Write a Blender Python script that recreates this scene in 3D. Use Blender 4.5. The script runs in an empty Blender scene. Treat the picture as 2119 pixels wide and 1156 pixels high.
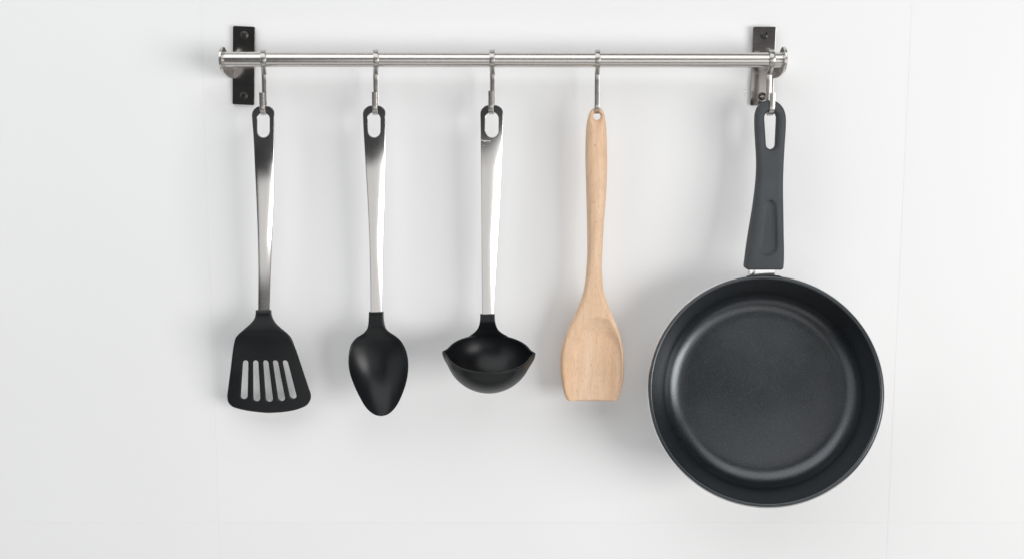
import bpy, bmesh, math
import numpy as np
from mathutils import Vector, Matrix
from math import radians, sin, cos, pi, sqrt

S = bpy.context.scene
C = S.collection

# ------------------------------------------------------------------ camera
F = 2400.0                        # focal length in photograph pixels
CX, CY = 1059.5, 578.0
DIST = 1.2                        # eye to wall
TILT = math.atan(0.138)           # looks slightly down
cam_d = bpy.data.cameras.new('camera')
cam_d.sensor_width = 36.0
cam_d.lens = F / 2119.0 * 36.0
cam_d.clip_start, cam_d.clip_end = 0.02, 50
cam = bpy.data.objects.new('camera', cam_d)
C.objects.link(cam)
cam.location = (0, -DIST, 0)
cam.rotation_euler = (pi / 2 - TILT, 0, 0)
S.camera = cam
FW = np.array([0, cos(TILT), -sin(TILT)])
UP = np.array([0, sin(TILT), cos(TILT)])
RT = np.array([1.0, 0, 0])
EYE = np.array([0, -DIST, 0.0])


def P(px, py, d=0.0):
    """photograph pixel -> point at distance d (metres) in front of the wall"""
    v = FW + RT * ((px - CX) / F) + UP * ((CY - py) / F)
    t = (DIST - d) / v[1]
    return EYE + v * t


# ------------------------------------------------------------------ light
W = bpy.data.worlds.new('World')
S.world = W
W.use_nodes = True
W.node_tree.nodes['Background'].inputs[0].default_value = (0.9, 0.95, 1.0, 1)
W.node_tree.nodes['Background'].inputs[1].default_value = 0.035


def area(name, loc, target, sx, sy, power, col=(1, 1, 1)):
    l = bpy.data.lights.new(name, 'AREA')
    l.shape = 'RECTANGLE'
    l.size, l.size_y, l.energy, l.color = sx, sy, power, col
    o = bpy.data.objects.new(name, l)
    C.objects.link(o)
    o.location = loc
    o.rotation_euler = (Vector(target) - Vector(loc)).to_track_quat('-Z', 'Y').to_euler()
    return o


area('window_light', (3.1, -3.0, -0.36), (0.15, 0, -0.15), 2.5, 1.7, 110, (1.0, 0.995, 0.988))
area('low_bounce_light', (0.45, -1.9, -0.57), (0.1, 0, -0.2), 1.95, 1.08, 6.6, (1.0, 0.985, 0.975))
area('ceiling_light', (-0.45, -1.35, 1.5), (-0.1, 0, -0.1), 3.6, 1.8, 34, (0.985, 0.995, 1.0))
area('counter_bounce_light', (0.1, -0.85, -1.5), (0.1, -0.25, 0), 2.8, 1.1, 6.5, (1.0, 0.985, 0.965))
area('left_fill_light', (-2.5, -1.5, 0.1), (-0.5, 0, -0.1), 2.6, 2.6, 18, (0.95, 0.975, 1.0))

S.view_settings.view_transform = 'Standard'
S.view_settings.look = 'None'
S.view_settings.exposure = 0.07
S.view_settings.gamma = 1.0


# ------------------------------------------------------------------ materials
def mat(name):
    m = bpy.data.materials.new(name)
    m.use_nodes = True
    nt = m.node_tree
    return m, nt, nt.nodes['Principled BSDF']


def N(nt, kind, **kw):
    n = nt.nodes.new(kind)
    for k, v in kw.items():
        setattr(n, k, v)
    return n


def coords(nt, scale=(1, 1, 1), src='Object', rot=(0, 0, 0)):
    tc = N(nt, 'ShaderNodeTexCoord')
    mp = N(nt, 'ShaderNodeMapping')
    mp.inputs['Scale'].default_value = scale
    mp.inputs['Rotation'].default_value = rot
    nt.links.new(tc.outputs[src], mp.inputs['Vector'])
    return mp.outputs['Vector']


def noise(nt, vec, scale, detail=3, rough=0.5, dist=0.0):
    n = N(nt, 'ShaderNodeTexNoise')
    n.inputs['Scale'].default_value = scale
    n.inputs['Detail'].default_value = detail
    n.inputs['Roughness'].default_value = rough
    n.inputs['Distortion'].default_value = dist
    nt.links.new(vec, n.inputs['Vector'])
    return n.outputs['Fac']


def remap(nt, fac, a, b, c, d):
    n = N(nt, 'ShaderNodeMapRange')
    for i, v in enumerate((a, b, c, d)):
        n.inputs[i + 1].default_value = v
    nt.links.new(fac, n.inputs[0])
    return n.outputs[0]


def ramp(nt, fac, stops):
    n = N(nt, 'ShaderNodeValToRGB')
    e = n.color_ramp.elements
    while len(e) < len(stops):
        e.new(0.5)
    for i, (p, c) in enumerate(stops):
        e[i].position = p
        e[i].color = (*c, 1)
    nt.links.new(fac, n.inputs[0])
    return n.outputs[0]


def mix(nt, fac, a, b, mode='MIX'):
    n = N(nt, 'ShaderNodeMix', data_type='RGBA', blend_type=mode)
    for sock, v in ((n.inputs[0], fac), (n.inputs[6], a), (n.inputs[7], b)):
        if isinstance(v, (int, float)):
            sock.default_value = v
        elif isinstance(v, tuple):
            sock.default_value = (*v, 1)
        else:
            nt.links.new(v, sock)
    return n.outputs[2]


def bump(nt, bsdf, h, strength, dist):
    b = N(nt, 'ShaderNodeBump')
    b.inputs['Strength'].default_value = strength
    b.inputs['Distance'].default_value = dist
    nt.links.new(h, b.inputs['Height'])
    nt.links.new(b.outputs[0], bsdf.inputs['Normal'])


def make_wall_mat():
    m, nt, b = mat('white_laminate')
    v = coords(nt)
    col = ramp(nt, noise(nt, v, 2.3, 4), [(0.3, (0.80, 0.80, 0.80)), (0.7, (0.825, 0.825, 0.825))])
    nt.links.new(col, b.inputs['Base Color'])
    b.inputs['Roughness'].default_value = 0.42
    b.inputs['Specular IOR Level'].default_value = 0.28
    bump(nt, b, noise(nt, v, 60, 3), 0.05, 0.0006)
    return m


def make_steel(name, base, rough, stretch, spread=0.03, bumpd=0.000012):
    m, nt, b = mat(name)
    v = coords(nt, stretch)
    n1 = noise(nt, v, 1, 4, 0.6)
    n2 = noise(nt, coords(nt), 60, 3)
    dark = tuple(c * 0.93 for c in base)
    nt.links.new(mix(nt, remap(nt, n1, 0.3, 0.7, 0, 1), dark, base), b.inputs['Base Color'])
    r = N(nt, 'ShaderNodeMath', operation='ADD')
    nt.links.new(remap(nt, n1, 0.25, 0.75, rough - spread, rough + spread), r.inputs[0])
    nt.links.new(remap(nt, n2, 0.3, 0.7, -0.012, 0.012), r.inputs[1])
    nt.links.new(r.outputs[0], b.inputs['Roughness'])
    b.inputs['Metallic'].default_value = 1.0
    bump(nt, b, n1, 0.25, bumpd)
    return m


def make_plastic(name, base, rough, spec=0.45, grain=900, bs=0.15, specks=0.0):
    m, nt, b = mat(name)
    v = coords(nt)
    n = noise(nt, v, grain, 2)
    n2 = noise(nt, v, 25, 4)
    lo = tuple(c * 0.85 for c in base)
    hi = tuple(min(1, c * 1.15) for c in base)
    col = mix(nt, remap(nt, n2, 0.3, 0.7, 0, 1), lo, hi)
    if specks:
        n3 = noise(nt, v, grain * 1.2, 2, 0.6)
        col = mix(nt, remap(nt, n3, 0.58, 0.75, 0, specks), col, tuple(min(1, c * 3.4 + 0.02) for c in base))
    nt.links.new(col, b.inputs['Base Color'])
    nt.links.new(remap(nt, n2, 0.3, 0.7, rough - 0.03, rough + 0.04), b.inputs['Roughness'])
    b.inputs['Specular IOR Level'].default_value = spec
    bump(nt, b, n, bs, 0.0002)
    return m


def make_wood():
    m, nt, b = mat('beech_wood')
    v = coords(nt, (1, 1, 0.07))
    vs = coords(nt, (1, 1, 0.16))
    broad = noise(nt, v, 55, 4, 0.55, 0.6)
    col = ramp(nt, broad, [(0.30, (0.67, 0.44, 0.275)), (0.5, (0.75, 0.525, 0.355)), (0.72, (0.79, 0.585, 0.42))])
    # short dark pores of beech
    fl = noise(nt, vs, 1250, 2, 0.5)
    col = mix(nt, remap(nt, fl, 0.60, 0.74, 0, 0.62), col, (0.42, 0.21, 0.10))
    # growth lines
    fine = noise(nt, coords(nt, (1, 1, 0.03)), 420, 3, 0.6, 0.4)
    col = mix(nt, remap(nt, fine, 0.40, 0.75, 0, 0.24), col, (0.50, 0.27, 0.145))
    # arched growth figure
    wv = N(nt, 'ShaderNodeTexWave', wave_type='RINGS', rings_direction='SPHERICAL')
    wv.inputs['Scale'].default_value = 62
    wv.inputs['Distortion'].default_value = 3.2
    wv.inputs['Detail'].default_value = 3
    wv.inputs['Detail Scale'].default_value = 0.8
    mp = N(nt, 'ShaderNodeMapping')
    mp.inputs['Location'].default_value = (-0.006, 0.02, 0.030)
    mp.inputs['Scale'].default_value = (1, 1, 0.16)
    tc = N(nt, 'ShaderNodeTexCoord')
    nt.links.new(tc.outputs['Object'], mp.inputs['Vector'])
    nt.links.new(mp.outputs[0], wv.inputs['Vector'])
    col = mix(nt, remap(nt, wv.outputs['Fac'], 0.45, 1.0, 0, 0.16), col, (0.56, 0.34, 0.20))
    # a few long brown streaks
    st = noise(nt, coords(nt, (1, 1, 0.15)), 120, 1, 0.4)
    col = mix(nt, remap(nt, st, 0.70, 0.78, 0, 0.6), col, (0.30, 0.13, 0.055))
    nt.links.new(col, b.inputs['Base Color'])
    b.inputs['Roughness'].default_value = 0.62
    b.inputs['Specular IOR Level'].default_value = 0.3
    bump(nt, b, fl, 0.15, 0.0002)
    return m


M = {
    'wall': make_wall_mat(),
    'rail': make_steel('brushed_rail_steel', (0.66, 0.635, 0.61), 0.26, (3, 1500, 1500), 0.04, 0.00003),
    'plate': make_steel('brushed_bracket_steel', (0.50, 0.47, 0.45), 0.135, (20, 20, 1500)),
    'hook': make_steel('hook_steel', (0.50, 0.485, 0.465), 0.28, (900, 900, 60), 0.012, 0.000004),
    'handle': make_steel('satin_handle_steel', (0.56, 0.55, 0.54), 0.175, (2600, 2600, 9), 0.012, 0.000002),
    'screw': make_steel('blackened_screw_steel', (0.07, 0.066, 0.062), 0.42, (300, 300, 300)),
    'black': make_plastic('black_nylon', (0.0060, 0.0070, 0.0082), 0.36, 0.36),
    'grey': make_plastic('grey_soft_touch_plastic', (0.054, 0.059, 0.064), 0.62, 0.35, 1500, 0.25, 0.25),
    'coat': make_plastic('dark_nonstick_coating', (0.0040, 0.0055, 0.0072), 0.32, 1.2, 760, 0.6, 3.0),
    'alu': make_steel('polished_aluminium', (0.88, 0.88, 0.88), 0.22, (200, 200, 200), 0.02),
    'wood': make_wood(),
}
M['coat'].node_tree.nodes['Principled BSDF'].inputs['Specular Tint'].default_value = (0.90, 0.95, 1.0, 1)
mk, nt_, b_ = mat('pale_scratch')
b_.inputs['Base Color'].default_value = (0.8, 0.8, 0.79, 1)
b_.inputs['Roughness'].default_value = 0.6
M['scratch'] = mk
mk, nt_, b_ = mat('grey_scuff')
b_.inputs['Base Color'].default_value = (0.38, 0.36, 0.35, 1)
b_.inputs['Roughness'].default_value = 0.7
M['scuff'] = mk


# ------------------------------------------------------------------ mesh helpers
def obj(name, verts, faces, m, parent=None, loc=None, sharp=35, uv=None):
    """verts are world coordinates; the object's origin goes to loc"""
    me = bpy.data.meshes.new(name)
    loc = Vector(loc) if loc is not None else Vector((0, 0, 0))
    me.from_pydata([tuple(Vector(v) - loc) for v in verts], [], faces)
    bm = bmesh.new()
    bm.from_mesh(me)
    bmesh.ops.remove_doubles(bm, verts=bm.verts, dist=1e-6)
    bmesh.ops.dissolve_degenerate(bm, dist=1e-6, edges=bm.edges)
    bmesh.ops.recalc_face_normals(bm, faces=bm.faces)
    bm.to_mesh(me)
    bm.free()
    me.shade_smooth()
    me.set_sharp_from_angle(angle=radians(sharp))
    me.materials.append(m)
    o = bpy.data.objects.new(name, me)
    C.objects.link(o)
    if parent is not None:
        o.parent = parent
        o.location = loc - world_loc(parent)
    else:
        o.location = loc
    return o


def world_loc(o):
    l = Vector((0, 0, 0))
    while o is not None:
        l += o.location
        o = o.parent
    return l


def thing(name, label, cat, loc, group=None):
    o = bpy.data.objects.new(name, None)
    o.empty_display_size = 0.03
    C.objects.link(o)
    o.location = loc
    o['label'] = label
    o['category'] = cat
    if group:
        o['group'] = group
    return o


def catmull(pts, n=16):
    pts = [np.array(p, float) for p in pts]
    out = []
    for i in range(len(pts) - 1):
        p0 = pts[i - 1] if i else 2 * pts[0] - pts[1]
        p1, p2 = pts[i], pts[i + 1]
        p3 = pts[i + 2] if i + 2 < len(pts) else 2 * pts[-1] - pts[-2]
        # centripetal knots keep uneven points from overshooting
        a = np.linalg.norm(p1 - p0) ** .5 or 1e-6
        b = np.linalg.norm(p2 - p1) ** .5 or 1e-6
        c = np.linalg.norm(p3 - p2) ** .5 or 1e-6
        t0, t1, t2, t3 = 0, a, a + b, a + b + c
        for k in range(n):
            t = t1 + (t2 - t1) * k / n
            A1 = (t1 - t) / (t1 - t0) * p0 + (t - t0) / (t1 - t0) * p1
            A2 = (t2 - t) / (t2 - t1) * p1 + (t - t1) / (t2 - t1) * p2
            A3 = (t3 - t) / (t3 - t2) * p2 + (t - t2) / (t3 - t2) * p3
            B1 = (t2 - t) / (t2 - t0) * A1 + (t - t0) / (t2 - t0) * A2
            B2 = (t3 - t) / (t3 - t1) * A2 + (t - t1) / (t3 - t1) * A3
            out.append((t2 - t) / (t2 - t1) * B1 + (t - t1) / (t2 - t1) * B2)
    out.append(pts[-1])
    return np.array(out)


def interp(pts):
    ys = [p[0] for p in pts]
    vs = [p[1] for p in pts]
    return lambda y: float(np.interp(y, ys, vs))


def smooth_interp(pts):
    c = catmull([(p[0], p[1]) for p in pts], 12)
    return lambda y: float(np.interp(y, c[:, 0], c[:, 1]))


def cluster(a, b, n):
    """n rows from a to b, dense at both ends"""
    return [a + (b - a) * (0.5 - 0.5 * cos(pi * i / n)) for i in range(n + 1)]


def plate(name, left, right, rows, depth, half, rad, m, parent=None, slots=(), cols=10,
          raised=lambda x, y, d: 0.0, loc=None, px_mm=2.1, sharp=50):
    """A plate with rounded edges cut to an outline given by its left and right
    edge, optionally pierced by slots.  left/right: lists of (x, y) going down.
    slots: (xc_top, y_top, xc_bot, y_bot, halfw_top, halfw_bot).
    depth(x, y): distance of the mid surface from the wall in metres;
    half(y), rad(y): half thickness and edge rounding in metres."""
    Lc, Rc = catmull(left), catmull(right)
    Lf = lambda y: float(np.interp(y, Lc[:, 1], Lc[:, 0]))
    Rf = lambda y: float(np.interp(y, Rc[:, 1], Rc[:, 0]))
    y0, y1 = Lc[0, 1], Lc[-1, 1]
    rows = set(round(r, 3) for r in rows if y0 <= r <= y1)
    for s in slots:
        for r in cluster(s[1], s[1] + s[4] * 1.0, 13) + cluster(s[3] - s[5], s[3], 13) + [s[1] - q for q in (.3, .8, 1.6, 3)] + [s[3] + q for q in (.3, .8, 1.6, 3)]:
            rows.add(round(r, 3))
    rows = sorted(rows | {round(y0, 3), round(y1, 3)})
    rr = [rows[0]]
    for r in rows[1:]:
        if r - rr[-1] > 0.07 or any(abs(r - q) < 0.002 for s in slots for q in (s[1], s[3])):
            rr.append(r)
    rows = rr

    def slot_at(s, y):
        t = min(max((y - s[1]) / (s[3] - s[1]), 0), 1)
        yc = min(max(y, s[1]), s[3])
        xc = s[0] + (s[2] - s[0]) * (yc - s[1]) / (s[3] - s[1])
        if yc != y:                         # beyond the slot its column keeps its share of the width
            xc = Lf(y) + (Rf(y) - Lf(y)) * (xc - Lf(yc)) / (Rf(yc) - Lf(yc))
        w = s[4] + (s[5] - s[4]) * t
        if y < s[1] or y > s[3]:
            return xc, 0.0
        if y < s[1] + s[4]:
            w = w * sqrt(max(0, 1 - ((s[1] + s[4] - y) / s[4]) ** 2))
        if y > s[3] - s[5]:
            w = w * sqrt(max(0, 1 - ((y - (s[3] - s[5])) / s[5]) ** 2))
        return xc, (w if w > 0.15 else 0.0)

    # boundary samples for the distance field (pixels)
    bp = [Lc, Rc,
          np.array([[Lf(y0) + (Rf(y0) - Lf(y0)) * t, y0] for t in np.linspace(0, 1, 20)]),
          np.array([[Lf(y1) + (Rf(y1) - Lf(y1)) * t, y1] for t in np.linspace(0, 1, 20)])]
    for s in slots:
        q = []
        for y in cluster(s[1], s[1] + s[4], 10) + list(np.linspace(s[1] + s[4], s[3] - s[5], 40)) + cluster(s[3] - s[5], s[3], 10):
            xc, w = slot_at(s, y)
            q += [[xc - w, y], [xc + w, y]]
        bp.append(np.array(q))
    segs_a, segs_b = [], []
    for k, b in enumerate(bp):
        if k < 4:
            segs_a.append(b[:-1]); segs_b.append(b[1:])
        else:
            segs_a += [b[0:-2:2], b[1:-2:2]]; segs_b += [b[2::2], b[3::2]]
    SA, SB = np.vstack(segs_a), np.vstack(segs_b)
    SD = SB - SA
    LL = np.maximum((SD ** 2).sum(1), 1e-9)

    def dist(x, y):
        p = np.array([x, y])
        t = np.clip(((p - SA) * SD).sum(1) / LL, 0, 1)
        q = SA + SD * t[:, None] - p
        return sqrt((q ** 2).sum(1).min())

    def stations(y, wpx):
        """column positions 0..1 across a strip: several inside the edge rounding, the rest even"""
        rp = min(rad(y) * px_mm * 1000, 0.46 * wpx)
        e = [rp / wpx * q if wpx > 1e-6 else 0.0 for q in (0, 0.04, 0.16, 0.38, 0.68, 1.0)]
        ni = cols
        mid = [e[-1] + (1 - 2 * e[-1]) * k / ni for k in range(1, ni)]
        return e + mid + [1 - q for q in reversed(e)]
    front, back, cache = [], [], {}

    def vert(x, y):
        key = (round(x, 4), round(y, 4))
        if key in cache:
            return cache[key]
        d = dist(x, y) / px_mm / 1000.0
        h, r = half(y), rad(y)
        s = min(max(d / max(r, 1e-6), 0), 1)
        t = (h - r) + r * sqrt(max(0, 1 - (1 - s) ** 2))
        dm = depth(x, y)
        p = P(x, y, dm)
        front.append(p + np.array([0, -t - raised(x, y, d), 0]))
        back.append(p + np.array([0, t, 0]))
        cache[key] = len(front) - 1
        return cache[key]

    grid = []
    for y in rows:
        brk = [Lf(y)]
        for s in slots:
            xc, w = slot_at(s, y)
            brk += [xc - w, xc + w]
        brk.append(Rf(y))
        strips = []
        for k in range(0, len(brk), 2):
            a, b = brk[k], max(brk[k + 1], brk[k])
            strips.append([vert(a + (b - a) * u, y) for u in stations(y, b - a)])
        grid.append(strips)
    ff = []
    for i in range(len(rows) - 1):
        for k in range(len(grid[i])):
            A, B = grid[i][k], grid[i + 1][k]
            for j in range(len(A) - 1):
                q = [A[j], A[j + 1], B[j + 1], B[j]]
                q2 = []
                for v in q:
                    if v not in q2:
                        q2.append(v)
                if len(q2) >= 3:
                    ff.append(q2)
    n = len(front)
    count = {}
    for f in ff:
        for a, b in zip(f, f[1:] + f[:1]):
            count[(a, b)] = count.get((a, b), 0) + 1
    faces = [tuple(f) for f in ff] + [tuple(v + n for v in reversed(f)) for f in ff]
    for (a, b) in count:
        if (b, a) not in count:
            faces.append((b, a, a + n, b + n))
    return obj(name, front + back, faces, m, parent, loc, sharp)


def sweep_strap(path, side, w, t, rnd=0.0003, seg=1):
    """strap of width w along side and thickness t, following path (3-D points)"""
    path = [Vector(p) for p in path]
    side = Vector(side).normalized()
    prof = []
    hw, ht, r = w / 2, t / 2, rnd
    for sx, sy in ((1, 1), (-1, 1), (-1, -1), (1, -1)):
        c = (sx * (hw - r), sy * (ht - r))
        a = (c[0] + sx * r, c[1]); b = (c[0], c[1] + sy * r)
        mid = (c[0] + sx * r * .707, c[1] + sy * r * .707)
        prof += [a, mid, b] if sx * sy > 0 else [b, mid, a]
    vs, fs, n = [], [], len(prof)
    for i, p in enumerate(path):
        a = path[max(i - 1, 0)]
        b = path[min(i + 1, len(path) - 1)]
        tan = (b - a).normalized()
        nor = tan.cross(side).normalized()
        for u, v in prof:
            vs.append(p + side * u + nor * v)
    for i in range(len(path) - 1):
        for j in range(n):
            fs.append((i * n + j, i * n + (j + 1) % n, (i + 1) * n + (j + 1) % n, (i + 1) * n + j))
    fs.append(tuple(range(n - 1, -1, -1)))
    fs.append(tuple((len(path) - 1) * n + j for j in range(n)))
    return vs, fs


def lathe(profile, origin, axis, nseg=96):
    """profile (r, h): h along axis"""
    axis = Vector(axis).normalized()
    u = Vector((1, 0, 0)) - axis * axis.x
    u.normalize()
    v = axis.cross(u)
    vs, fs, idx = [], [], []
    for r, h in profile:
        if r < 1e-6:
            idx.append([len(vs)] * nseg)
            vs.append(Vector(origin) + axis * h)
        else:
            idx.append(list(range(len(vs), len(vs) + nseg)))
            for k in range(nseg):
                a = 2 * pi * k / nseg
                vs.append(Vector(origin) + axis * h + (u * cos(a) + v * sin(a)) * r)
    for i in range(len(profile) - 1):
        A, B = idx[i], idx[i + 1]
        for k in range(nseg):
            q = [A[k], A[(k + 1) % nseg], B[(k + 1) % nseg], B[k]]
            q2 = []
            for x in q:
                if x not in q2:
                    q2.append(x)
            if len(q2) >= 3:
                fs.append(tuple(q2))
    return vs, fs


def round_box(c, dx, dy, dz, r, seg=4):
    """box centred at c; corners in the x-z plane rounded by r, front edges softened"""
    out = []
    for sx, sz, a0 in ((1, 1, 0), (-1, 1, 90), (-1, -1, 180), (1, -1, 270)):
        for k in range(seg + 1):
            a = radians(a0 + 90 * k / seg)
            out.append((sx * (dx / 2 - r) + r * cos(a), sz * (dz / 2 - r) + r * sin(a)))
    n = len(out)
    e = min(0.0002, dy / 3)
    vs = []
    for inset, yy in ((0, dy / 2), (0, -dy / 2 + e), (e * .3, -dy / 2 + e * .3), (e, -dy / 2)):
        for x, z in out:
            l = max(abs(x), abs(z), 1e-9)
            vs.append((c[0] + x - math.copysign(min(inset, abs(x)), x), c[1] + yy,
                       c[2] + z - math.copysign(min(inset, abs(z)), z)))
    fs = []
    for k in range(3):
        for j in range(n):
            fs.append((k * n + j, k * n + (j + 1) % n, (k + 1) * n + (j + 1) % n, (k + 1) * n + j))
    fs.append(tuple(range(n)))
    fs.append(tuple(range(4 * n - 1, 3 * n - 1, -1)))
    return vs, fs


# ------------------------------------------------------------------ wall
xl = (P(415, 0)[0] + P(455, 1156)[0]) / 2
xr = (P(1888, 0)[0] + P(1833, 1156)[0]) / 2
zj = P(1060, 1080)[2]
GAP = 0.00017
bv, bf = round_box((0, 0.01525, -0.1), 3.2, 0.03, 2.2, 0.001)
wall = obj('wall', bv, bf, M['wall'], loc=(0, 0.03, -0.1), sharp=8)
wall['kind'] = 'structure'
xs = [-1.6, xl, xr, 1.6]
zs = [-1.2, zj, 1.0]
for i in range(3):
    for j in range(2):
        x0, x1, z0, z1 = xs[i], xs[i + 1], zs[j], zs[j + 1]
        c = ((x0 + x1) / 2, 0.0030, (z0 + z1) / 2)
        v, f = round_box(c, x1 - x0 - GAP, 0.006, z1 - z0 - GAP, 0.0002, 1)
        obj('wall_panel', v, f, M['wall'], wall, loc=c, sharp=8)

# two small scuffs beside the right bracket
for q in (((1538.6, 195.0), (1541, 193.9), (1544.2, 194.2)), ((1537.8, 186.6), (1540.5, 185.8), (1543.4, 186.2)), ((1539.5, 199.3), (1541.5, 198.8), (1543.6, 199.2))):
    vs, fs = [], []
    for (x, y) in q:
        for dy in (-0.32, 0.32):
            for d in (0.00012, 0.00002):
                vs.append(P(x, y + dy, d))
    for k in range(2):
        a = k * 4
        fs += [(a, a + 2, a + 6, a + 4), (a + 1, a + 5, a + 7, a + 3), (a, a + 4, a + 5, a + 1), (a + 2, a + 3, a + 7, a + 6)]
    fs += [(0, 1, 3, 2), (8, 10, 11, 9)]
    obj('scuff', vs, fs, M['scuff'], wall, loc=P(*q[1], 0))

# ------------------------------------------------------------------ rail and brackets
RD = 0.040                                     # rail axis from the wall
pa, pb = P(461, 123.5, RD), P(1618.5, 124.8, RD)
rail_z = (pa[2] + pb[2]) / 2
RR = 0.5 * (P(1060, 107.3, RD)[2] - P(1060, 139.3, RD)[2]) - 0.0001
rail = thing('utensil_rail', 'long brushed steel rail screwed to the white wall with all the hooks on it', 'rail',
             ((pa[0] + pb[0]) / 2, -RD, rail_z))
vs, fs = [], []
NS = 48
axis_v = Vector(pb) - Vector(pa)
axn = axis_v.normalized()
u_ = Vector((0, -1, 0)); w_ = axn.cross(u_).normalized()
prof = [(RR - 0.0004, 0.0), (RR, 0.0004)] + [(RR, t) for t in np.linspace(0.01, axis_v.length - 0.01, 40)] + [(RR, axis_v.length - 0.0004), (RR - 0.0004, axis_v.length)]
for r, t in prof:
    for k in range(NS):
        a = 2 * pi * k / NS
        vs.append(Vector(pa) + axn * t + (u_ * cos(a) + w_ * sin(a)) * r)
for i in range(len(prof) - 1):
    for k in range(NS):
        fs.append((i * NS + k, i * NS + (k + 1) % NS, (i + 1) * NS + (k + 1) % NS, (i + 1) * NS + k))
fs.append(tuple(range(NS))); fs.append(tuple((len(prof) - 1) * NS + k for k in reversed(range(NS))))
obj('rail_tube', vs, fs, M['rail'], rail, loc=world_loc(rail))


def screw(px, py, parent, ang, d):
    c = Vector(P(px, py, d + 0.0010))
    vs, fs = [], []
    R = 0.0040
    # recessed cross: polar disc, verts inside the cross pushed back
    n, rings = 48, [0.0, 0.0006, 0.0011, 0.0016, 0.0021, 0.0026, 0.0032, 0.0037, R]
    idx = []
    for r in rings:
        row = []
        for k in range(n):
            a = 2 * pi * k / n
            x, z = r * cos(a), r * sin(a)
            ca, sa = cos(ang), sin(ang)
            lx, lz = x * ca + z * sa, -x * sa + z * ca
            incross = (abs(lx) < 0.00052 and abs(lz) < 0.0024) or (abs(lz) < 0.00052 and abs(lx) < 0.0024)
            dome = 0.0012 * (1 - (r / R) ** 2)
            y = -dome + (0.0026 if incross else 0)
            row.append(len(vs)); vs.append(c + Vector((x, y, z)))
        idx.append(row)
    row = []
    for k in range(n):
        a = 2 * pi * k / n
        row.append(len(vs)); vs.append(c + Vector((R * cos(a), 0.0016, R * sin(a))))
    idx.append(row)
    for i in range(len(idx) - 1):
        for k in range(n):
            fs.append((idx[i][k], idx[i][(k + 1) % n], idx[i + 1][(k + 1) % n], idx[i + 1][k]))
    obj('screw', vs, fs, M['screw'], parent, loc=c, sharp=30)


def bracket(x0t, x1t, yt, x0b, x1b, yb, screws, side, pitch):
    """wall plate with two screws and the arm that holds the rail's end"""
    T = 0.003
    a, b = P(x0t, yt, T), P(x1t, yt, T)
    c_, d_ = P(x0b, yb, T), P(x1b, yb, T)
    w = ((b - a)[0] + (d_ - c_)[0]) / 2
    h = a[2] - c_[2]
    cen = (a + b + c_ + d_) / 4
    v, f = round_box((0, 0, 0), w, T, h, 0.0016, 4)
    lean = math.atan2((a[0] + b[0] - c_[0] - d_[0]) / 2, h)
    R = Matrix.Rotation(lean, 3, 'Y') @ Matrix.Rotation(radians(pitch), 3, 'X')
    cc = Vector((cen[0], -T / 2 - 0.0001 - sin(radians(abs(pitch))) * h / 2, cen[2]))
    v = [R @ Vector(p) + cc for p in v]
    br = obj('bracket', v, f, M['plate'], rail, loc=cc, sharp=12)
    for k, (sx, sy) in enumerate(screws):
        dd_ = T + 0.0001 + sin(radians(pitch)) * (h / 2 + (P(sx, sy, T)[2] - cen[2]))
        screw(sx, sy, br, 0.25 if k else 0.6, dd_)
    # arm: flat strap standing out from the plate's outer edge, rounded at the front
    xo = cen[0] + side * (w / 2 - 0.0005)
    A = 0.0029
    r = 0.0125
    pts = []
    zc = rail_z + 0.0001
    for k in range(25):                      # round nose from upper back over the front to lower back
        an = radians(128 - (128 + 66) * k / 24)
        pts.append((RD + r * 1.02 * cos(an), zc + r * sin(an)))
    p3 = pts[-1]
    tail = catmull([p3, (RD - 0.009, zc - 0.0150), (RD - 0.022, zc - 0.0168), (0.0, zc - 0.0172)], 6)[1:]
    pts += [tuple(p) for p in tail]
    pts.append((0.0, zc - 0.001))
    pts += [tuple(p) for p in catmull([(0.004, zc - 0.0005), (0.016, zc + 0.0015), pts[0]], 6)[:-1]]
    m_ = len(pts)
    e = 0.0005
    ctr = np.mean(np.array(pts), axis=0)
    vs, fs = [], []
    for off, ins in ((-A / 2, e), (-A / 2 + e, 0), (A / 2 - e, 0), (A / 2, e)):
        for (d, z) in pts:
            v2 = np.array([d, z]) - ctr
            v2 = v2 * (1 - ins / np.linalg.norm(v2)) + ctr
            vs.append((xo + side * (A / 2 - 0.0002) + off, -v2[0] if d > 0 else -0.0002, v2[1]))
    for i in range(3):
        for j in range(m_):
            fs.append((i * m_ + j, i * m_ + (j + 1) % m_, (i + 1) * m_ + (j + 1) % m_, (i + 1) * m_ + j))
    fs.append(tuple(range(m_))); fs.append(tuple(3 * m_ + j for j in reversed(range(m_))))
    obj('bracket_arm', vs, fs, M['rail'], br, loc=(xo, -RD, zc))
    return br


bracket(482.9, 528.6, 54.8, 480.7, 526.2, 217.5, [(505.2, 73), (503.7, 198.6)], -1, 1.5)
bracket(1557.6, 1604.0, 55.8, 1552.5, 1599.5, 218.8, [(1581.7, 74.2), (1577.6, 200)], 1, 2.3)

# ------------------------------------------------------------------ S hooks
STEM_D, PRONG_D = 0.0325, 0.0475
LR = RR + 0.0013                               # centreline radius of the upper loop


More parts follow.
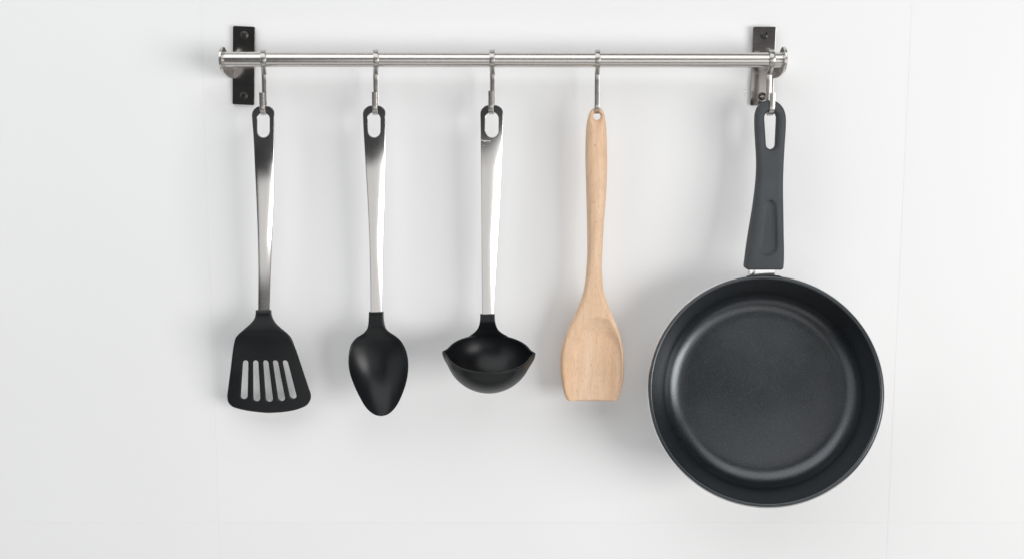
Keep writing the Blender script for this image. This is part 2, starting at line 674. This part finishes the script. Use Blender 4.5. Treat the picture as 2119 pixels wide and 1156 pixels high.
def s_hook(xloop, xstem, xprong, ytip, ybot, label, wpx=10.2):
    w = wpx / 2.09 / 1000
    zb = P(xprong, ybot, 0.041)[2]
    ztip = P(xprong, ytip, PRONG_D)[2]
    xs_ = P(xstem, 180, STEM_D)[0]
    xf = P(xloop, 120, RD + LR)[0]
    xp = P(xprong, 210, PRONG_D)[0]
    path = []                                  # (depth, z, kind)
    t = 0.0019
    for k in range(33):                        # from low behind, over the top, down the front, under
        a = radians(200 - (200 + 62) * k / 32)
        path.append((RD + LR * cos(a), rail_z + 0.0002 + LR * sin(a)))
    e = path[-1]
    br = catmull([path[-3], path[-2], e, (RD - 0.0015, rail_z - LR - 0.0012), (STEM_D + 0.0008, rail_z - LR - 0.0044), (STEM_D, rail_z - LR - 0.0085), (STEM_D, rail_z - LR - 0.014)], 5)
    path += [tuple(p) for p in br[11:]]
    rc = (PRONG_D - STEM_D) / 2
    zc = zb + rc + t / 2
    for z in np.linspace(path[-1][1] - 0.004, zc + 0.001, 8):
        path.append((STEM_D, z))
    for k in range(17):
        a = pi + pi * k / 16
        path.append((STEM_D + rc + rc * cos(a), zc + rc * sin(a)))
    for z in np.linspace(zc + 0.001, ztip, 7):
        path.append((PRONG_D, z))
    pts = []
    for d, z in path:
        up = z > rail_z - LR - 0.012
        s = (d - STEM_D) / ((RD + LR - STEM_D) if up else (PRONG_D - STEM_D))
        x = xs_ + ((xf if up else xp) - xs_) * s
        pts.append((x, -d, z))
    side = Vector((1, 0, 0)) + Vector((0, 1, 0)) * (((xf + xp) / 2 - xs_) / (PRONG_D - STEM_D)) * 0.75
    v, f = sweep_strap(pts, side, w, t)
    top = Vector((xf, -RD, rail_z + RR))
    o = obj('s_hook', v, f, M['hook'], loc=top)
    o['label'] = label
    o['category'] = 'hook'
    o['group'] = 'steel S-hooks hung along the rail'
    return o


s_hook(543.9, 547.1, 541.8, 191.9, 239.0, 'flat steel S-hook on the rail holding the slotted black spatula')
s_hook(777.8, 777.7, 774.9, 191.0, 238.6, 'flat steel S-hook on the rail holding the black oval spoon')
s_hook(1018.0, 1019.2, 1015.6, 188.5, 237.4, 'flat steel S-hook on the rail holding the black ladle')
s_hook(1237.4, 1235.4, 1235.4, 190.7, 236.4, 'flat steel S-hook on the rail holding the wooden spatula', 9.6)
s_hook(1599.2, 1590.6, 1598.2, 193.0, 240.0, 'bright steel S-hook on the right bracket end holding the frying pan', 10.6)


# ------------------------------------------------------------------ steel handled utensils
def steel_handle(left, right, slot, parent, dep, bow=0.00095, y_end=650):
    """left/right outlines start at the rounded top"""
    y0 = left[0][1]
    rows = cluster(y0, y0 + 16, 14) + list(np.arange(y0 + 16, y_end, 6.0)) + [y_end]
    Lc, Rc = catmull(left), catmull(right)
    wid = lambda y: (float(np.interp(y, Lc[:, 1], Lc[:, 0])), float(np.interp(y, Rc[:, 1], Rc[:, 0])))

    def depth(x, y):
        a, b = wid(max(y, y0 + 22))
        s = min(max((x - a) / (b - a), 0), 1) * 2 - 1
        return dep(y) + bow * (2 - (s + 1) ** 2) * min(1, 0.35 + (y - y0) / 200) * (1 - 0.55 * min(1, max(0, (y - 500) / 140)))
    return plate('handle', left, right, rows, depth, lambda y: 0.0011, lambda y: 0.0005, M['handle'],
                 parent, [slot], 14, loc=P((left[0][0] + right[0][0]) / 2, 235, 0.041), sharp=60)


def depth_from_slope(pts, d0, y0=217, y1=900, step=2.0, mmpx=1 / 2.09 / 1000):
    """integrates a table (y, tilt in degrees; positive faces down) into depth"""
    f = smooth_interp(pts)
    ys = np.arange(y0, y1 + step, step)
    d = [d0]
    for y in ys[:-1]:
        d.append(d[-1] - math.tan(radians(f(y))) * step * mmpx)
    return lambda y: float(np.interp(y, ys, d))


HG = 'steel handled black kitchen tools'

# --- slotted spatula
z_at = lambda py, d: P(1060, py, d)[2]
sp = thing('slotted_spatula', 'black slotted spatula with darkest steel handle, leftmost tool on the rail', 'spatula', P(546, 236, 0.041))
dsp = depth_from_slope([(217, -5.5), (290, -6), (350, -3), (395, 0.5), (480, 2.5), (550, 7), (600, 9.5), (641, 9.5), (900, 9.5)], 0.041)
steel_handle(
    [(541, 218.2), (535, 219.3), (529.5, 222.2), (524.5, 227.5), (521.6, 235), (521.9, 250), (524.6, 285), (527.6, 350), (531, 418), (534, 500), (535, 560), (534.4, 642), (534.4, 652)],
    [(550, 218.2), (557, 219.5), (562, 222.4), (566.2, 227.5), (568.2, 235), (568.2, 250), (567.8, 285), (567.6, 350), (566.4, 418), (563, 500), (560.5, 560), (558, 642), (557.5, 652)],
    (545.5, 234.2, 545.4, 283.8, 12.6, 12.6), sp, dsp)
d643 = dsp(641)
blade_d = depth_from_slope([(641, 8), (655, -22), (680, -20), (696, 2), (712, 12), (853, 14)], d643, 641, 853)
rows = list(np.arange(641, 700, 4.0)) + list(np.arange(700, 838, 5.0)) + cluster(838, 853.2, 10)
plate('blade',
      [(530, 641), (529.6, 650), (526.5, 659), (520, 667), (506, 679.5), (493, 691), (487, 699), (484.3, 710), (481.8, 725), (477.5, 760), (472, 802), (470.3, 820), (472.5, 831), (480, 839.5), (496, 845.2), (518, 849.6), (538, 852), (552, 853.2)],
      [(560.5, 641), (561.5, 650), (564.5, 659), (571, 669), (584, 680.5), (596, 690.5), (603.5, 699.5), (608.5, 712), (615.5, 731), (629.5, 773), (638.5, 800), (643.6, 817), (642, 827), (635, 837), (622, 843.6), (603, 849), (580, 852), (558, 853.2)],
      rows, lambda x, y: blade_d(y) - 0.0000009 * (x - 557) ** 2 * min(1, max(0, (y - 690) / 80)),
      lambda y: 0.0036 if y < 655 else 0.0036 - 0.0021 * min(1, (y - 655) / 45),
      lambda y: 0.0014, M['black'], sp,
      [(508.6, 744.5, 505.2, 824.3, 5.4, 7.2), (529.2, 744.5, 531.8, 828.8, 5.2, 7.3), (549.8, 744.5, 558.2, 829.8, 5.2, 7.4),
       (569.6, 744.5, 583.8, 828.2, 5.2, 7.3), (589.6, 744.5, 608, 823.2, 5.2, 7.2)], 8, loc=P(557, 760, blade_d(760)))

# --- oval spoon
so = thing('serving_spoon', 'black oval spoon with steel handle, second tool between spatula and ladle', 'spoon', P(774, 236, 0.041))
dso = depth_from_slope([(217, -5), (265, -5), (318, -1.5), (360, 1.5), (450, 2.5), (560, 1), (640, -1), (900, -1)], 0.041)
steel_handle(
    [(770, 217.4), (764, 218.5), (758.5, 221.4), (753.6, 226.5), (751.2, 233), (751.2, 250), (753, 285), (757, 350), (761, 418), (764.6, 500), (766, 560), (767, 642), (767, 656)],
    [(780, 217.4), (786, 218.5), (791, 221.2), (795.6, 226.5), (797.9, 233), (798.1, 250), (797.8, 285), (797.4, 350), (796, 418), (793.6, 500), (792.2, 560), (790.6, 642), (790.4, 656)],
    (774, 233.8, 774.5, 283.8, 13.2, 12.6), so, dso)
dd = dso(645)
bowl_d = smooth_interp([(640, dd), (665, dd + 0.0005), (690, dd + 0.003), (730, dd + 0.007), (800, dd + 0.014), (862, dd + 0.021)])


def spoon_raise(cx, cy, rx, ry, dep, p=2.0):
    def f(x, y, d):
        q = ((x - cx) / rx) ** 2 + ((y - cy) / (ry if y > cy else ry * 0.92)) ** 2
        return -dep * max(0, 1 - q) ** 0.9 if q < 1 else 0.0
    return f


SL = [(764, 644.7), (763.6, 656), (762.8, 668), (759.6, 680), (751.5, 689.2), (738.5, 697.2), (727.5, 710), (722.3, 728), (721, 745), (723, 766), (730.4, 790), (743, 817.5), (756, 840), (768, 852.2), (778, 857.8), (788.5, 859.7)]
SR = [(793.2, 644.7), (793.6, 656), (795, 668), (798.5, 679), (804.5, 685.5), (815, 692), (827.5, 702), (837, 716.5), (843.2, 735), (845, 753), (844, 773), (839.4, 795), (831, 818.5), (821, 838), (811, 850), (801, 857), (790, 859.7)]
rows = list(np.arange(645, 700, 4.0)) + list(np.arange(700, 846, 4.0)) + cluster(846, 859.7, 10)


SLc, SRc = catmull(SL), catmull(SR)


def spoon_depth(x, y):
    # dish: the edges stand forward of the middle
    l = float(np.interp(y, SLc[:, 1], SLc[:, 0]))
    r = float(np.interp(y, SRc[:, 1], SRc[:, 0]))
    u = (2 * x - l - r) / max(r - l, 1e-3)
    w = (y - 772) / (100.0 if y < 772 else 92.0)
    return bowl_d(y) - 0.0155 * max(0.0, 1 - abs(u) ** 2.2) * max(0.0, 1 - w * w) ** 1.15


plate('bowl', SL, SR, rows, spoon_depth,
      lambda y: 0.0040 if y < 665 else 0.0040 - 0.0026 * min(1, (y - 665) / 35), lambda y: 0.0011, M['black'], so, (), 26,
      loc=P(784, 768, dd))

# --- ladle
la = thing('ladle', 'deep black ladle with two pouring lips and bright steel handle', 'ladle', P(1018, 236, 0.041))
dla = depth_from_slope([(217, -4.5), (242, -4), (295, -0.5), (360, 2), (450, 2.5), (560, 1), (640, -1), (900, -1)], 0.041)
lad_h = steel_handle(
    [(1013, 216.6), (1007, 217.6), (1001.5, 220.5), (996.8, 225.5), (994.2, 232), (994, 250), (994.6, 285), (995.2, 350), (996, 418), (996.6, 500), (996.8, 560), (997.6, 646), (997.6, 660)],
    [(1022, 216.6), (1028, 217.6), (1033.6, 220.5), (1038.4, 225.5), (1041, 232), (1041.4, 250), (1040.4, 285), (1038, 350), (1035, 418), (1030.6, 500), (1026.6, 560), (1021.8, 646), (1021.6, 660)],
    (1018, 233, 1018, 284.2, 13.6, 13.4), la, dla)
# worn scratches near the hanging slot
for (x0, y0, x1, y1) in ((995.2, 290.6, 1011, 291.6), (1001, 293.2, 1006, 293.6), (1009.5, 291.5, 1015, 291.6), (1009, 294.6, 1010.5, 294), (1013, 294.2, 1014.6, 293.4), (1000.6, 300.8, 1001.8, 302)):
    n_ = 4
    vs = []
    L0, R0 = 994.6, 1040.4
    for k in range(n_ + 1):
        x = x0 + (x1 - x0) * k / n_
        y = y0 + (y1 - y0) * k / n_
        for dy in (-0.45, 0.45):
            s = (x - L0) / (R0 - L0) * 2 - 1
            dpt = dla(y) + 0.00095 * (2 - (s + 1) ** 2) * min(1, 0.35 + (y - 216.6) / 200) + 0.0011
            for e in (0.00012, -0.0003):
                vs.append(P(x, y + dy, dpt + e))
    fs = []
    for k in range(n_):
        a = k * 4
        fs += [(a, a + 2, a + 6, a + 4), (a + 1, a + 5, a + 7, a + 3), (a, a + 4, a + 5, a + 1), (a + 2, a + 3, a + 7, a + 6)]
    fs += [(0, 1, 3, 2), (n_ * 4, n_ * 4 + 2, n_ * 4 + 3, n_ * 4 + 1)]
    obj('scratch', vs, fs, M['scratch'], lad_h, loc=world_loc(lad_h))

LD = dla(650)
# bowl: rim circle seen from 27 degrees above its plane
view = Vector(P(1012, 731, LD + 0.03)) - Vector(EYE)
rc_d = LD + 0.034
rim_c = Vector(P(1011.5, 731.5, rc_d))
vdir = (Vector(EYE) - rim_c).normalized()
elev = math.atan2(vdir.z, -vdir.y)                     # camera's elevation seen from the ladle
ax_el = elev + radians(90 - 27)                        # bowl's axis elevation
ladle_ax = Vector((0.0, -cos(ax_el), sin(ax_el)))
lx = (Vector((1, 0, -0.018))).normalized()
lf = lx.cross(ladle_ax).normalized()                   # in rim plane, pointing forward or back
if lf.y > 0:
    lf = -lf
ladle_ax = lf.cross(lx).normalized()
if ladle_ax.z < 0:
    ladle_ax = -ladle_ax
LRAD = 88.3 / F * (rim_c - Vector(EYE)).dot(Vector(FW))


def rimr(a):
    s = 0.0
    for c in (0.0, pi, 2 * pi):
        dlt = abs(a - c)
        s += math.exp(-(dlt / 0.125) ** 1.5)
    return 1 + 0.095 * s, s


NSG = 144
prof_in = [(sin(t) ** 1.15, -cos(t)) for t in np.linspace(pi / 2, 0, 22)]      # unit hemisphere, r, h
vs, fs, rings = [], [], []


def lring(rad_k, h, amt, lift=0.0):
    ring = []
    for k in range(NSG):
        a = 2 * pi * k / NSG
        rs, s = rimr(a)
        rr_ = rad_k * (1 + (rs - 1) * amt)
        ring.append(len(vs))
        vs.append(rim_c + lx * (cos(a) * rr_) + lf * (sin(a) * rr_) + ladle_ax * (h + s * amt * lift))
    rings.append(ring)


TH = 0.0019
DEP = 0.93
for (r_, h_) in reversed(prof_in):                                      # inside, from the bottom up
    if r_ < 1e-3:
        r_ = 1e-4
    amt = max(0, (r_ - 0.80) / 0.20) ** 2.6
    lring(r_ * (LRAD - TH), h_ * (LRAD * DEP - TH), amt, 0.001)
for k in range(1, 8):                                                   # rounded rim
    a = pi * k / 8
    lring(LRAD - TH / 2 - cos(a) * (TH / 2 + 0.0002), sin(a) * 0.0011, 1.0, 0.001)
for (r_, h_) in prof_in:                                                # outside, from the rim down
    if r_ < 1e-3:
        r_ = 1e-4
    amt = max(0, (r_ - 0.80) / 0.20) ** 2.6
    lring(r_ * LRAD, h_ * LRAD * DEP, amt, 0.001)
for i in range(len(rings) - 1):
    for k in range(NSG):
        fs.append((rings[i][k], rings[i][(k + 1) % NSG], rings[i + 1][(k + 1) % NSG], rings[i + 1][k]))
fs.append(tuple(rings[0])); fs.append(tuple(rings[-1]))
lb = obj('bowl', vs, fs, M['black'], la, loc=rim_c, sharp=50)
# neck: flares from the socket into the back rim of the bowl
back_rim = rim_c - lf * (LRAD - TH / 2)
bd = -back_rim.y


def inner_wall_depth(x, y):
    """distance from the wall of the bowl's inner back side behind pixel x, y"""
    y = max(y, 731.5 - 38.5 * sqrt(max(0.02, 1 - ((x - 1011.5) / 90.0) ** 2)))
    o = Vector(EYE)
    d = (Vector(P(x, y, 0)) - o).normalized()
    a_, b_ = LRAD - TH, LRAD * DEP - TH
    q = o - rim_c
    f = lambda v: Vector((v.dot(lx) / a_, v.dot(lf) / a_, v.dot(ladle_ax) / b_))
    D, Q = f(d), f(q)
    A, B, Cc = D.dot(D), 2 * D.dot(Q), Q.dot(Q) - 1
    disc = max(0.0, B * B - 4 * A * Cc)
    t = (-B + sqrt(disc)) / (2 * A)
    return -(o + d * t).y


def neck_depth(x, y):
    t = min(max((y - 660) / 36.0, 0), 1)
    t = t * t * (3 - 2 * t)
    k = min(max((y - 688) / 26.0, 0), 1)
    return LD * (1 - t) + inner_wall_depth(x, y) * t + ((0.0016 * (1 - k) ** 2 - 0.0002) * (1 - min(1, max(0, abs(x - 1011) - 22) / 16)) - 0.0012) * t


plate('neck',
      [(994, 649.2), (993.3, 662), (991.4, 672), (987.5, 680.5), (981.5, 687), (975, 691.8), (970, 695.6), (970, 700), (973, 707), (982, 714.5), (999, 720)],
      [(1023.6, 649.2), (1024.3, 662), (1026.2, 671), (1030, 680), (1036.5, 686.5), (1044, 691.4), (1051, 695.4), (1051.5, 700), (1048, 707), (1040, 714.5), (1023, 720)],
      list(np.arange(649.2, 720, 1.5)), neck_depth,
      lambda y: 0.0038 if y < 665 else 0.0038 - 0.0030 * min(1, (y - 665) / 30), lambda y: 0.0008, M['black'], la, (), 22,
      loc=P(1009, 650, LD))

# --- wooden spatula
wo = thing('wooden_spatula', 'pale beech wood spatula with round handle and square-ended scooped blade', 'spatula', P(1235, 232, 0.041))
WL = [(1231.5, 223.2), (1227, 225), (1221.6, 230.5), (1216.8, 243), (1213.4, 262), (1211.8, 286), (1211.3, 322), (1212, 360), (1213.4, 410), (1214.4, 450), (1215.2, 490), (1215, 530), (1213.8, 550), (1211.8, 575), (1208.8, 595), (1204.5, 613), (1199, 628.6), (1192, 645), (1185, 659.5), (1177.5, 675), (1171, 692), (1165.5, 708), (1161.8, 725), (1160, 745), (1160.8, 775), (1164.8, 801), (1169.5, 818.5), (1173, 825), (1178, 828.6)]
WR = [(1238, 223.2), (1243, 225), (1248.2, 231), (1251.8, 243), (1254.2, 262), (1255.4, 286), (1256.4, 322), (1256, 360), (1254.4, 400), (1252.2, 430), (1250.6, 450), (1248, 490), (1246, 530), (1245.4, 550), (1246.4, 575), (1248.8, 600), (1252.6, 615), (1258.4, 631), (1264.4, 645), (1271, 660), (1277.6, 675), (1283, 692), (1287, 709), (1290, 726), (1291.4, 746), (1290.6, 780), (1286.8, 803), (1282, 818.5), (1278, 825.5), (1273, 828.6)]
wh = smooth_interp([(223, 0.0035), (232, 0.0055), (250, 0.0080), (300, 0.0098), (400, 0.0098), (520, 0.0085), (580, 0.0072), (640, 0.0062), (700, 0.0052), (790, 0.0042), (829, 0.0026)])
wr = smooth_interp([(223, 0.0033), (232, 0.0052), (250, 0.0078), (300, 0.0096), (400, 0.0096), (520, 0.0080), (580, 0.0062), (640, 0.0046), (700, 0.0036), (790, 0.0034), (829, 0.0020)])
wdm = smooth_interp([(223, 0.041), (400, 0.041), (560, 0.040), (700, 0.036), (829, 0.037)])
Lc_, Rc_ = catmull(WL), catmull(WR)


def wood_scoop(x, y, d):
    if y < 640:
        return 0.0
    l = float(np.interp(y, Lc_[:, 1], Lc_[:, 0]))
    r = float(np.interp(y, Rc_[:, 1], Rc_[:, 0]))
    cx = (l + r) / 2 + 1
    hw = (r - l) / 2 - 6.5
    # arched top of the dish at y=655
    top = 655 + 42 * min(1.3, abs(x - 1238) / 46.0) ** 2.6
    e1 = (y - top) / 40.0
    e2 = (hw - abs(x - cx)) / 26.0
    s = min(max(min(e1, 1), 0), 1)
    q = min(max(min(e2, 1), 0), 1)
    s = s * s * (3 - 2 * s) * 0.6 + 0.4 * sqrt(1 - (1 - s) ** 2)
    q = sqrt(1 - (1 - q) ** 2)
    end = min(1, max(0, (836 - y) / 60.0))
    return -0.0066 * s * q * (0.25 + 0.75 * end)


plate('wooden_body', WL, WR,
      cluster(223.2, 240, 14) + list(np.arange(240, 255, 1.5)) + list(np.arange(255, 640, 7)) + list(np.arange(640, 812, 2.6)) + cluster(812, 828.6, 12),
      lambda x, y: wdm(y), wh, wr, M['wood'], wo, [(1235, 233.2, 1235, 248.6, 7.7, 7.7)], 26,
      raised=wood_scoop, loc=P(1235, 400, 0.041), sharp=70)

# ------------------------------------------------------------------ frying pan
pan = thing('frying_pan', 'deep black non-stick frying pan with dark grey handle hanging at the right', 'pan', P(1596, 236, 0.043))
PD = 0.092
pc = Vector(P(1581.3, 807.0, PD))
tc = (Vector(EYE) - pc).normalized()
kx, kz = 0.74, 0.97
pax = Vector((tc.x * kx, tc.y, tc.z * kz)).normalized()
PR = 243.5 / F * (pc - Vector(EYE)).dot(Vector(FW)) * 0.988
R_ = PR
inner = [(0.0, -0.0538)]
for r in np.linspace(0.004, R_ - 0.036, 16):
    inner.append((r, -0.0560 + 0.0022 * (1 - (r / (R_ - 0.036)) ** 2)))
fr = 0.0200
cxr, chr_ = R_ - 0.0345, -0.0560 + fr
for k in range(1, 13):
    a = radians(-90 + 80 * k / 12)
    inner.append((cxr + fr * cos(a), chr_ + fr * sin(a)))
r0, h0 = inner[-1]
for k in range(1, 9):
    t = k / 8
    inner.append((r0 + (R_ - 0.0049 - r0) * t, h0 + (-0.0020 - h0) * t))
inner += [(R_ - 0.0029 - 0.0019 * cos(pi * k / 10), -0.0016 + 0.0016 * sin(pi * k / 10)) for k in range(1, 11)]
v, f = lathe(inner, pc, pax, 160)
coat_in = obj('nonstick_coating', v, f, M['coat'], pan, loc=pc, sharp=60)
outer = [(R_ - 0.0011, -0.0009), (R_ - 0.0003, -0.0015), (R_ + 0.0001, -0.0022), (R_ + 0.0001, -0.0034), (R_ - 0.0004, -0.0045)]
for k in range(1, 9):
    t = k / 8
    outer.append((R_ - 0.0006 - 0.0100 * t, -0.0050 - 0.037 * t))
for k in range(1, 9):
    a = radians(-10 - 80 * k / 8)
    outer.append((R_ - 0.0106 - 0.018 + 0.018 * cos(a), -0.042 + 0.003 + 0.018 * sin(a)))
outer += [(r, outer[-1][1]) for r in (R_ - 0.04, R_ - 0.06, 0.0)]
v, f = lathe(outer, pc, pax, 160)
obj('pan_body', v, f, M['alu'], pan, loc=pc, sharp=50)

HL = [(1588, 208.6), (1580, 210.4), (1572.5, 215.5), (1566, 224), (1562.4, 235), (1561.4, 248), (1561.8, 270), (1563.6, 300), (1565.2, 330), (1565.2, 352), (1563.4, 380), (1559, 418), (1553.6, 452), (1548, 485), (1543.6, 515), (1541, 540), (1540.4, 549), (1541.6, 554), (1546, 556.6)]
HR = [(1597, 208.6), (1605, 210.4), (1612.6, 215.5), (1620, 225), (1624, 236), (1625.4, 248), (1624.8, 270), (1622.8, 300), (1621, 330), (1620, 352), (1619.2, 380), (1619.4, 418), (1620, 452), (1620.6, 485), (1621.2, 515), (1620.4, 540), (1619, 549), (1617.4, 554), (1613, 556.6)]
rim_top = pc + (Vector((0, 0, 1)) - pax * pax.z).normalized() * R_
hd_end = -rim_top.y - 0.006
hdm = smooth_interp([(208, 0.0410), (300, 0.0425), (400, 0.046), (480, 0.051), (560, hd_end)])


def thumb(x, y, d):
    # rounded thumb hollow
    if y < 405 or y > 535:
        return 0.0
    t = (y - 413) / (527 - 413)
    cx = 1590.5 - 6.5 * t
    hw = 12.5 + 10.5 * min(1, max(0, t)) ** 0.8
    y0, y1 = 413, 527
    ed = hw - abs(x - cx)
    yt = (y - y0) if t < 0.5 else (y1 - y)
    cap = hw * 0.95
    if yt < cap:
        q = 1 - yt / cap
        ed = hw * sqrt(max(0, 1 - q * q)) - abs(x - cx) if q < 1 else -1
    if ed <= 0:
        return 0.0
    side = 0.5 + 0.5 * min(1, max(-1, (x - cx) / hw))
    s = min(1, ed / 7.5)
    return -(0.0026 + 0.0006 * side) * (s * s * (3 - 2 * s))


plate('handle', HL, HR, cluster(208.6, 232, 14) + list(np.arange(232, 315, 3.5)) + list(np.arange(315, 405, 6)) + list(np.arange(405, 536, 1.8)) + cluster(536, 556.6, 12),
      lambda x, y: hdm(y) + 0.00010 * (x - 1590) * min(1, max(0, (y - 300) / 200)),
      smooth_interp([(208, 0.0060), (300, 0.0065), (420, 0.0085), (557, 0.0105)]),
      smooth_interp([(208, 0.0042), (300, 0.0046), (420, 0.0062), (540, 0.0072), (557, 0.0040)]),
      M['grey'], pan, [(1593.2, 231.5, 1593.9, 309.0, 13.6, 9.4)], 34, raised=thumb, loc=P(1590, 380, 0.045), sharp=60)
# silver neck between the handle and the pan
na, nb = P(1552, 552, hd_end), P(1607, 552, hd_end)
nv, nf = [], []
bm_rows = [(548, 0.006), (557, 0.006), (565, 0.0062), (571, 0.0068), (574, 0.0090)]
secs = []
for (yy, back) in bm_rows:
    sec = []
    for (x, dy) in ((1551.2, 0.004), (1551.2, -0.0035), (1552.4, -0.0050), (1556.6, -0.0050), (1557.4, -0.0030), (1560.2, -0.0030), (1561.4, -0.0058), (1563, -0.0064), (1603, -0.0064), (1605, -0.005), (1606.5, 0.002), (1604, 0.006), (1555, 0.006)):
        p = P(x, yy, hd_end)
        sec.append(len(nv)); nv.append((p[0], p[1] + dy + back, p[2]))
    secs.append(sec)
for a, b in zip(secs, secs[1:]):
    for j in range(len(a)):
        nf.append((a[j], a[(j + 1) % len(a)], b[(j + 1) % len(a)], b[j]))
nf.append(tuple(secs[0])); nf.append(tuple(reversed(secs[-1])))
obj('neck', nv, nf, M['alu'], pan, loc=P(1579, 560, hd_end), sharp=30)
